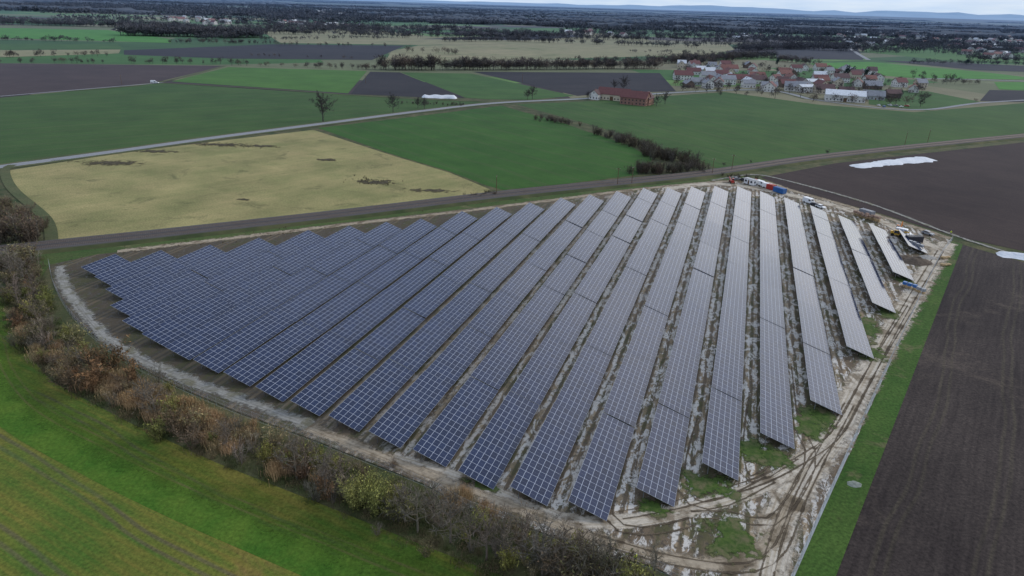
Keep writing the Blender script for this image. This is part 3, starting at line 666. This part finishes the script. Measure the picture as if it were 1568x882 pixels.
for _ in range(200):
    px=random.uniform(1280,1660); o=random.uniform(14,50)*(1 if random.random()<.7 else .7); far_house(px,horizon(px)+o,random.uniform(.9,1.2))
for _ in range(60):
    px=random.gauss(1540,45); far_house(px,horizon(px)+random.uniform(28,62),1.0)
for cl in range(9):
    cx_=random.uniform(0,1250); co=random.uniform(18,46)
    for _ in range(10):
        px=random.gauss(cx_,22); far_house(px,horizon(px)+co+random.gauss(0,1.5),random.uniform(.9,1.1))
fa=ang((915,157),(995,165))
house(940,153,30,13,5.5,1,0,fa,38,"farm_barn",True); house(972,160,24,12,6.5,2,0,fa,40,"farmhouse"); house(912,152,10,9,5,0,1,fa+1.57)
house(988,160,14,11,6,2,1,fa+1.57,40,"farm_barn",True)
items=[]
for _ in range(170):
    px=random.uniform(1030,1420);py=94+(px-1040)*.06+random.random()*50; q=sv(px,py); h=random.uniform(5,12)
    items.append((q.x,q.y,h,h,random.uniform(0,6),random.randint(0,6),tint(.2)))
scatter("village_trees",ft,items)
items=[]
for _ in range(900):
    px=random.uniform(1240,1680); q=sv(px,horizon(px)+random.uniform(14,60)); h=random.uniform(6,13)
    items.append((q.x,q.y,h*1.1,h,random.uniform(0,6),random.randint(0,5),tint(.25)))
scatter("town_trees",vt,items)
for px,py,h in [(1296,118,17),(1303,117,15),(1325,118,14),(1085,112,12),(1190,100,13),(1480,100,14),(1334,121,11)]:
    put_tpl("conifer_tree",con[0],px,py,h,.8)
# ================================================================ covered clamps (white fleece over long heaps, ragged hems)
n=NT("white_fleece"); f=n.noise(n.pos(),.8,4); n.l(n.mix(f,(.52,.54,.57),(.80,.81,.82)),n.b.inputs['Base Color']); n.bump(f,.9,.6); M_tarp=n.m
def clampheap(name,a,b,wa,wb,h):
    A=sv(*a);B=sv(*b);d=(B-A).normalized();nn=Vector((-d.y,d.x,0));N=int((B-A).length/1.5)+2;V=[];F=[]
    for i in range(N+1):
        u=i/N;p=A.lerp(B,u);e=min(1,min(u,1-u)*25+.35)
        w0=(wa+(wb-wa)*u)/2
        for j in range(9):
            t=j/8*2-1; w=w0*e*(1+.5*mnoise.noise(Vector((p.x*.12,p.y*.12,7 if t<0 else 21)))+.2*mnoise.noise(Vector((p.x*.5,p.y*.5,3 if t<0 else 9))))
            z=.1+h*min(1,min(u,1-u)*12+.1)*(1-abs(t)**1.6)*(1+.6*mnoise.noise(Vector((p.x*.12,p.y*.12,j*.3))))
            q=p+nn*w*t; V.append((q.x,q.y,z if abs(t)<1 else .09))
    for i in range(N):
        for j in range(8): k=i*9+j;F.append((k,k+9,k+10,k+1))
    mesh_np(name,V,F,[M_tarp])
clampheap("covered_crop_heap",(1306,256),(1422,243),8,15,1.3); clampheap("covered_crop_heap",(1525,389),(1640,404),9,9,1.2); clampheap("covered_crop_heap",(646,149),(700,151),9,9,2.6)
# ================================================================ vehicles & site things
paint={k:plain("paint_"+k,c,.35,.05,spec=.5) for k,c in dict(white=(.75,.75,.75),blue=(.03,.13,.35),red=(.4,.04,.03),grey=(.25,.26,.28),yellow=(.6,.35,.03),dark=(.04,.04,.05),orange=(.55,.18,.03)).items()}
M_tyre=plain("tyre_rubber",(.02,.02,.02),.9); M_wood=plain("pallet_wood",(.45,.33,.18),.8); M_card=plain("cardboard",(.30,.20,.15),.9)
def wheels(b,xs,w,r,m=1):
    for x in xs:
        for s in(-1,1): b.cyl((x,s*w-.12*s,r),(x,s*w+.1*s,r),r,r,m,12)
def car(px,py,colr,rz,name="parked_car"):
    b=MB(); b.prism([(-2.2,.35),(2.15,.35),(2.2,.7),(2.1,.85),(1.1,.98),(-2.1,1.0),(-2.25,.8)],-.88,.88,0)
    b.prism([(1.0,.985),(.35,1.42),(-1.5,1.45),(-2.05,1.005)],-.74,.74,2); b.prism([(.4,1.4),(.3,1.47),(-1.4,1.5),(-1.55,1.42)],-.76,.76,0)
    wheels(b,(-1.35,1.35),.85,.33); return b.obj(name,[paint[colr],M_tyre,M_win],sv(px,py)+Vector((0,0,.2)),rz)
def van(px,py,colr,rz,name="delivery_van"):
    b=MB(); b.prism([(-2.8,.4),(2.7,.4),(2.8,1.0),(2.0,1.35),(1.35,2.25),(1.1,2.45),(-2.75,2.5),(-2.85,2.3)],-1.0,1.0,0)
    b.face([(2.02,-.85,1.37),(2.02,.85,1.37),(1.42,.8,2.22),(1.42,-.8,2.22)],2)
    for s in(-1,1): b.box((.9,s*1.01,1.75),(1.1,.03,.6),2)
    wheels(b,(-1.8,1.8),.95,.36); return b.obj(name,[paint[colr],M_tyre,M_win],sv(px,py)+Vector((0,0,.2)),rz)
def container(px,py,colr,rz,L=6.06,name="shipping_container"):
    b=MB(); h=2.5;w=2.44; b.box((0,0,h/2+.15),(L-.2,w-.16,h-.2),0)
    for x in(-L/2+.06,L/2-.06):
        for y in(-w/2+.06,w/2-.06): b.box((x,y,h/2+.15),(.14,.14,h),0)
    k=-L/2+.35
    while k<L/2-.2:
        for s in(-1,1): b.box((k,s*(w/2-.05),h/2+.15),(.14,.08,h-.3),0)
        b.box((k,0,h+.07),(.14,w-.3,.06),0); k+=.32
    for y in(-.5,.5): b.box((L/2-.06,y,h/2+.15),(.06,.05,h-.3),1)
    return b.obj(name,[paint[colr],M_steel],sv(px,py)+Vector((0,0,.2)),rz)
def cabin(px,py,rz):
    b=MB(); b.box((0,0,1.5),(6,2.4,2.6),0); b.box((0,0,2.86),(6.2,2.6,.12),1); b.box((-1.8,-1.215,1.7),(1.2,.06,1),2); b.box((1.8,-1.215,1.7),(1.2,.06,1),2); b.box((0,-1.215,1.25),(.9,.06,2.0),3); b.box((3.015,0,1.7),(.06,1,1),2)
    for x in(-2.6,2.6): b.box((x,0,.1),(.3,2.2,.2),1)
    return b.obj("site_cabin",[paint['white'],paint['grey'],M_win,M_doorm],sv(px,py)+Vector((0,0,.2)),rz)
def telehandler(px,py,colr,rz):
    b=MB(); b.box((0,0,.95),(4.2,1.5,.7),0); b.prism([(-1.0,1.3),(.6,1.3),(.5,2.3),(-.9,2.4)],-.95,-.05,2); b.box((-.2,-.5,2.42),(1.5,1.0,.08),0)
    b.box((1.2,.45,1.75),(6.0,.35,.35),0,0,-.12); b.box((4.3,.0,1.4),(.15,1.3,.8),3); b.box((4.9,-.4,1.05),(1.2,.12,.06),3); b.box((4.9,.4,1.05),(1.2,.12,.06),3); b.box((-1.9,.2,1.5),(.8,1.2,.6),0)
    wheels(b,(-1.4,1.4),.95,.6); return b.obj("telehandler",[paint[colr],M_tyre,M_win,M_steel],sv(px,py)+Vector((0,0,.2)),rz)
def excavator(px,py,colr,rz):
    b=MB()
    for s in(-1,1): b.prism([(-1.6,.1),(1.6,.1),(1.9,.45),(1.6,.8),(-1.6,.8),(-1.9,.45)],s*1.0-.25,s*1.0+.25,1)
    b.box((-.3,0,1.35),(3.0,2.3,.9),0); b.box((.6,.7,2.2),(1.3,.9,1.2),2); b.box((.6,.7,2.85),(1.35,.95,.08),0)
    b.box((2.3,-.2,2.6),(3.4,.35,.45),0,0,-.75); b.box((4.2,-.2,2.7),(2.6,.3,.35),0,0,1.05)
    b.prism([(4.4,1.5),(5.2,1.3),(5.1,.6),(4.4,.5),(4.0,.9)],-.7,.3,3); return b.obj("excavator",[paint[colr],M_tyre,M_win,M_steel],sv(px,py)+Vector((0,0,.2)),rz)
def pallets(px,py,rz,nx=3,h=4,name="pallet_stack",mat=None):
    b=MB()
    for i in range(nx):
        hh=random.randint(2,h)
        for k in range(hh):
            z=.25+k*.28
            for y in(-.5,-.25,0,.25,.5): b.box((i*1.5,y,z),(1.2,.16,.03),0)
            for x in(-.5,0,.5): b.box((i*1.5+x,0,z-.08),(.1,1.1,.12),0)
        if mat: b.box((i*1.5,0,.25+hh*.28+.5),(1.15,1.05,.9),1)
    return b.obj(name,[M_wood,mat or M_card],sv(px,py)+Vector((0,0,.2)),rz)
ra=ang((1200,290),(1455,366))
van(1165,285,'white',ra); van(1176,289,'white',ra+.3); car(1158,280,'red',ra); container(1193,296,'blue',ra); container(1180,291,'red',ra+.1,4)
cabin(1148,283,ra); car(1140,278,'dark',ra); telehandler(1120,281,'red',ra+2.6); car(1128,276,'grey',.4); van(1238,312,'white',ra); car(1248,316,'dark',ra+.2); car(1256,319,'white',ra)
for x,y in((1308,330),(1316,333),(1326,335),(1334,338)): pallets(x,y,ra,3,4,"module_pallet_stack",M_card)
container(1326,331,'grey',ra,6); excavator(1375,357,'orange',ra+2); telehandler(1372,362,'yellow',ra+.5); van(1382,360,'white',ra+.4); container(1398,372,'dark',ra+1.2,6)
pallets(1392,378,ra,4,4,"module_pallet_stack",paint['grey']); pallets(1443,397,ra+1.5,3,4); pallets(1442,408,ra+1.4,3,3); pallets(1384,440,ra+.2,3,2,"module_pallet_stack",paint['blue'])
pallets(1405,448,ra,2,2,"module_pallet_stack",paint['grey']); car(1420,360,'grey',ra)
for x,c in((1345,'white'),(1353,'blue'),(1362,'white'),(1371,'grey'),(1380,'white'),(1388,'red')): car(x,163+random.uniform(-1,2),c,random.uniform(0,3))
car(240,128,'white',0); van(236,127.5,'white',.1)
M_soil=plain("spoil_soil",(.10,.075,.055),.95,.4,1.5)
def heap(px,py,r,h,mat,name="spoil_heap"):
    q=sv(px,py);V=[];F=[];N=22;K=8
    for k in range(K+1):
        for i in range(N):
            a=i/N*math.tau; rr=r*k/K*(1+.25*mnoise.noise(Vector((math.cos(a)*2,math.sin(a)*2,px)))); z=h*(1-(k/K))**.9*(1+.3*mnoise.noise(Vector((rr*math.cos(a)*.8,rr*math.sin(a)*.8,k*.2))))
            V.append((q.x+rr*math.cos(a)*1.4,q.y+rr*math.sin(a),z+.1*(k<K)))
    for k in range(K):
        for i in range(N): j=(i+1)%N;F.append((k*N+i,(k+1)*N+i,(k+1)*N+j,k*N+j))
    mesh_np(name,V,F,[mat])
M_gravel=plain("gravel",(.30,.28,.25),.95,.4,1.5)
heap(1404,402,4,2.2,M_soil); heap(1385,396,3,1.2,M_soil); heap(1420,395,2.5,1,M_gravel,"gravel_heap")
# ================================================================ fence
M_post=plain("fence_post_galv",(.36,.38,.40),.5,.1,metal=.3)
n=NT("fence_mesh"); uv=n.n('ShaderNodeUVMap').outputs[0]; s=n.n('ShaderNodeSeparateXYZ'); n.l(uv,s.inputs[0])
fx=n.math('FRACT',n.math('MULTIPLY',s.outputs[1],5)); fy=n.math('FRACT',n.math('MULTIPLY',s.outputs[0],10))
al=n.math('MAXIMUM',n.math('LESS_THAN',fx,.05),n.math('LESS_THAN',fy,.05)); n.l(al,n.b.inputs['Alpha']); n.b.inputs['Base Color'].default_value=(.40,.44,.48,1)
M_fm=n.m
def fence(pts,k=1.0):
    P=smooth([sv(*p) for p in pts],2.5); b=MB(); L=0
    for i,p in enumerate(P):
        b.cyl((p.x,p.y,0),(p.x,p.y,2.1),.045*k,.045*k,0,6)
        if i:
            q=P[i-1]
            for z in(.15,1.1,2.05): b.cyl((q.x,q.y,z),(p.x,p.y,z),.02*k,.02*k,0,3)
    par=b.obj("wire_fence",[M_post]); V=[];F=[];UV=[]
    for i,p in enumerate(P):
        if i: L+=(p-P[i-1]).length
        V+=[(p.x,p.y,.1),(p.x,p.y,2.05)]
        if i: kk=2*i; F.append((kk-2,kk,kk+1,kk-1)); l0=L-(p-P[i-1]).length; UV+=[(0,l0),(0,L),(1,L),(1,l0)]
    o=mesh_np("mesh_panel",V,F,[M_fm],uv=UV); o.parent=par
fence([(1457,369),(1440,392),(1415,442),(1385,505),(1340,602),(1308,672),(1260,778),(1213,884),(1160,1000)])
fence([(76,406),(84,440),(112,488),(180,548),(270,594),(370,637),(470,673),(560,709),(650,745),(720,782),(820,815),(900,845),(1000,872),(1100,920)],.6)
strip=plain("sand_strip",(.27,.29,.29),.9,.25,.5)
ribbon("drain_strip",[(1440,392),(1415,442),(1385,505),(1340,602),(1308,672),(1260,778),(1213,884),(1160,1000)],.5,strip,.175)
gs=field_mat("verge_lush",(.036,.085,.014),(.070,.115,.024),ang((1415,440),(1210,882)),1.5,1,20,1.6,.45,c3=(.15,.125,.065))
poly("grass_verge",[(1457,369),(1474,375),(1280,882),(1190,1100),(1100,1100),(1213,882),(1308,672),(1415,442)],gs,.10)
gs2=field_mat("verge_bank",(.045,.085,.018),(.09,.105,.032),ang((200,370),(800,305)),2,1,25,1.6,.4,c3=(.15,.13,.06))
poly("grass_verge",[(-100,405),(0,394),(230,369),(500,338),(740,309),(870,295),(1080,273),(1150,270),(1150,277),(1000,287),(870,304),(700,323),(500,346),(250,381),(76,407),(60,430),(-100,430)],gs2,.08)
M_conc=plain("concrete_cover",(.18,.20,.17),.9,.3,1.5)
heap(1308,742,1.1,.2,M_conc,"manhole_cover")
def upole(px,py,h=9):
    b=MB(); b.cyl((0,0,0),(0,0,h),.16,.1,0,8); b.box((0,0,h-.6),(1.8,.12,.14),0)
    for x in(-.8,0,.8): b.cyl((x,0,h-.53),(x,0,h-.3),.05,.04,1,6)
    b.obj("utility_pole",[M_doorm,paint['white']],sv(px,py),random.uniform(0,3))
for p in [(187,130),(560,128),(800,126),(945,285),(967,283),(1090,268),(1120,262),(1420,218),(760,298),(1385,222)]: upole(*p)
# ================================================================ workers
skinm=plain("skin",(.45,.27,.2),.6,.05); vest=plain("hi_vis_vest",(.65,.8,.05),.6,.05); trous=plain("work_trousers",(.05,.06,.09),.8,.1); helm=plain("white_helmet",(.8,.8,.8),.3,.02)
def worker(px,py,rz):
    V=[(0,0,.95),(0,0,1.2),(0,0,1.42),(0,0,1.52),(0,.02,1.62),(0,.02,1.72)];E=[(0,1),(1,2),(2,3),(3,4),(4,5)];Rr=[.15,.15,.14,.06,.095,.085]
    def add(v,r,p): V.append(v);Rr.append(r);E.append((p,len(V)-1));return len(V)-1
    for s in(-1,1):
        a=add((s*.19,0,1.42),.065,2);a=add((s*.26,.02,1.15),.05,a);a=add((s*.27,.14,.92),.038,a);h=add((s*.27,.18,.86),.036,a)
        for k in range(4): f=add((s*.27+(k-1.5)*.02,.21,.81),.01,h); add((s*.27+(k-1.5)*.02,.21,.765-.01*(k==1)),.009,f)
        t=add((s*.235,.2,.83),.011,h); add((s*.225,.215,.8),.009,t)
        a=add((s*.1,0,.86),.095,0);a=add((s*.12,.05*s,.48),.07,a);a=add((s*.13,.03*s,.09),.05,a);add((s*.14,.03*s+.16,.05),.04,a)
    me=bpy.data.meshes.new("worker"); me.from_pydata(V,E,[]); o=link(bpy.data.objects.new("worker",me))
    md=o.modifiers.new("s",'SKIN'); sk=me.skin_vertices[0].data
    for i,r in enumerate(Rr): sk[i].radius=(r,r)
    sk[0].use_root=True; o.modifiers.new("d",'SUBSURF').levels=1
    dg=bpy.context.evaluated_depsgraph_get(); m2=bpy.data.meshes.new_from_object(o.evaluated_get(dg)); o.modifiers.clear(); o.data=m2
    m2.materials.clear(); [m2.materials.append(m) for m in(skinm,vest,trous,helm,M_tyre)]
    for p in m2.polygons:
        c=p.center; arm=abs(c.x)>.2
        p.material_index=4 if c.z<.12 else (0 if (arm and c.z<.92) else (1 if .92<=c.z<1.5 else (2 if c.z<.95 else (3 if c.z>1.68 else 0)))); p.use_smooth=True
    o.location=sv(px,py)+Vector((0,0,.2)); o.rotation_euler=(0,0,rz)
worker(972,862,.5); worker(1455,360,2)
# ================================================================ world & sun : cloudy sky, brighter bank low ahead-right
SE=rad(28); SAZ=rad(75)
w=bpy.data.worlds.new("World"); scene.world=w; w.use_nodes=True; t=w.node_tree; t.nodes.clear()
N=t.nodes.new; Lk=t.links.new
out=N('ShaderNodeOutputWorld'); bg=N('ShaderNodeBackground'); Lk(bg.outputs[0],out.inputs[0]); bg.inputs[1].default_value=.135
sky=N('ShaderNodeTexSky'); sky.sky_type='NISHITA'; sky.sun_disc=False; sky.sun_elevation=SE; sky.sun_rotation=SAZ; sky.air_density=1.2; sky.dust_density=1.0
tc=N('ShaderNodeTexCoord'); sp2=N('ShaderNodeSeparateXYZ'); Lk(tc.outputs['Generated'],sp2.inputs[0])
mx=N('ShaderNodeMath'); mx.operation='MAXIMUM'; Lk(sp2.outputs[2],mx.inputs[0]); mx.inputs[1].default_value=0
ad=N('ShaderNodeMath'); ad.operation='ADD'; Lk(mx.outputs[0],ad.inputs[0]); ad.inputs[1].default_value=.12
dv=N('ShaderNodeVectorMath'); dv.operation='DIVIDE'; Lk(tc.outputs['Generated'],dv.inputs[0])
cb=N('ShaderNodeCombineXYZ'); [Lk(ad.outputs[0],cb.inputs[i]) for i in range(3)]; Lk(cb.outputs[0],dv.inputs[1])
nz=N('ShaderNodeTexNoise'); nz.inputs['Scale'].default_value=1.1; nz.inputs['Detail'].default_value=7; nz.inputs['Roughness'].default_value=.55; Lk(dv.outputs[0],nz.inputs['Vector'])
mr=N('ShaderNodeMapRange'); Lk(nz.outputs[0],mr.inputs[0]); mr.inputs[1].default_value=.35; mr.inputs[2].default_value=.6; mr.inputs[3].default_value=.5; mr.inputs[4].default_value=1
BD=Vector((math.sin(rad(40))*math.cos(rad(10)),math.cos(rad(40))*math.cos(rad(10)),math.sin(rad(10))))
dt=N('ShaderNodeVectorMath'); dt.operation='DOT_PRODUCT'; Lk(tc.outputs['Generated'],dt.inputs[0]); dt.inputs[1].default_value=BD
br_=N('ShaderNodeMapRange'); br_.interpolation_type='SMOOTHSTEP'; Lk(dt.outputs['Value'],br_.inputs[0]); br_.inputs[1].default_value=.80; br_.inputs[2].default_value=1.0
nz2=N('ShaderNodeTexNoise'); nz2.inputs['Scale'].default_value=2.3; nz2.inputs['Detail'].default_value=6; Lk(dv.outputs[0],nz2.inputs['Vector'])
cm=N('ShaderNodeMix'); cm.data_type='RGBA'; Lk(nz2.outputs[0],cm.inputs[0]); cm.inputs[6].default_value=(3.6,4.5,6.3,1); cm.inputs[7].default_value=(6.4,7.2,8.7,1)
cm2=N('ShaderNodeMix'); cm2.data_type='RGBA'; Lk(br_.outputs[0],cm2.inputs[0]); Lk(cm.outputs[2],cm2.inputs[6]); cm2.inputs[7].default_value=(12.5,12.6,13.0,1)
hz=N('ShaderNodeMapRange'); hz.interpolation_type='SMOOTHSTEP'; Lk(sp2.outputs[2],hz.inputs[0]); hz.inputs[1].default_value=.0; hz.inputs[2].default_value=.09; hz.inputs[3].default_value=0; hz.inputs[4].default_value=1
mm=N('ShaderNodeMix'); mm.data_type='RGBA'; Lk(mr.outputs[0],mm.inputs[0]); Lk(sky.outputs[0],mm.inputs[6]); Lk(cm2.outputs[2],mm.inputs[7])
hc=N('ShaderNodeMix'); hc.data_type='RGBA'; Lk(nz2.outputs[0],hc.inputs[0]); hc.inputs[6].default_value=(3.2,4.5,6.4,1); hc.inputs[7].default_value=(5.8,6.4,7.0,1)
m3=N('ShaderNodeMix'); m3.data_type='RGBA'; Lk(hz.outputs[0],m3.inputs[0]); Lk(hc.outputs[2],m3.inputs[6]); Lk(mm.outputs[2],m3.inputs[7]); Lk(m3.outputs[2],bg.inputs[0])
sl=bpy.data.lights.new("sun",'SUN'); sl.energy=1.5; sl.angle=rad(14); sl.color=(1,.93,.83); so=link(bpy.data.objects.new("sun",sl))
dirv=Vector((math.sin(SAZ)*math.cos(SE),math.cos(SAZ)*math.cos(SE),math.sin(SE))); so.rotation_euler=dirv.to_track_quat('Z','Y').to_euler()
scene.view_settings.view_transform='Standard'; scene.view_settings.look='None'; scene.view_settings.exposure=0
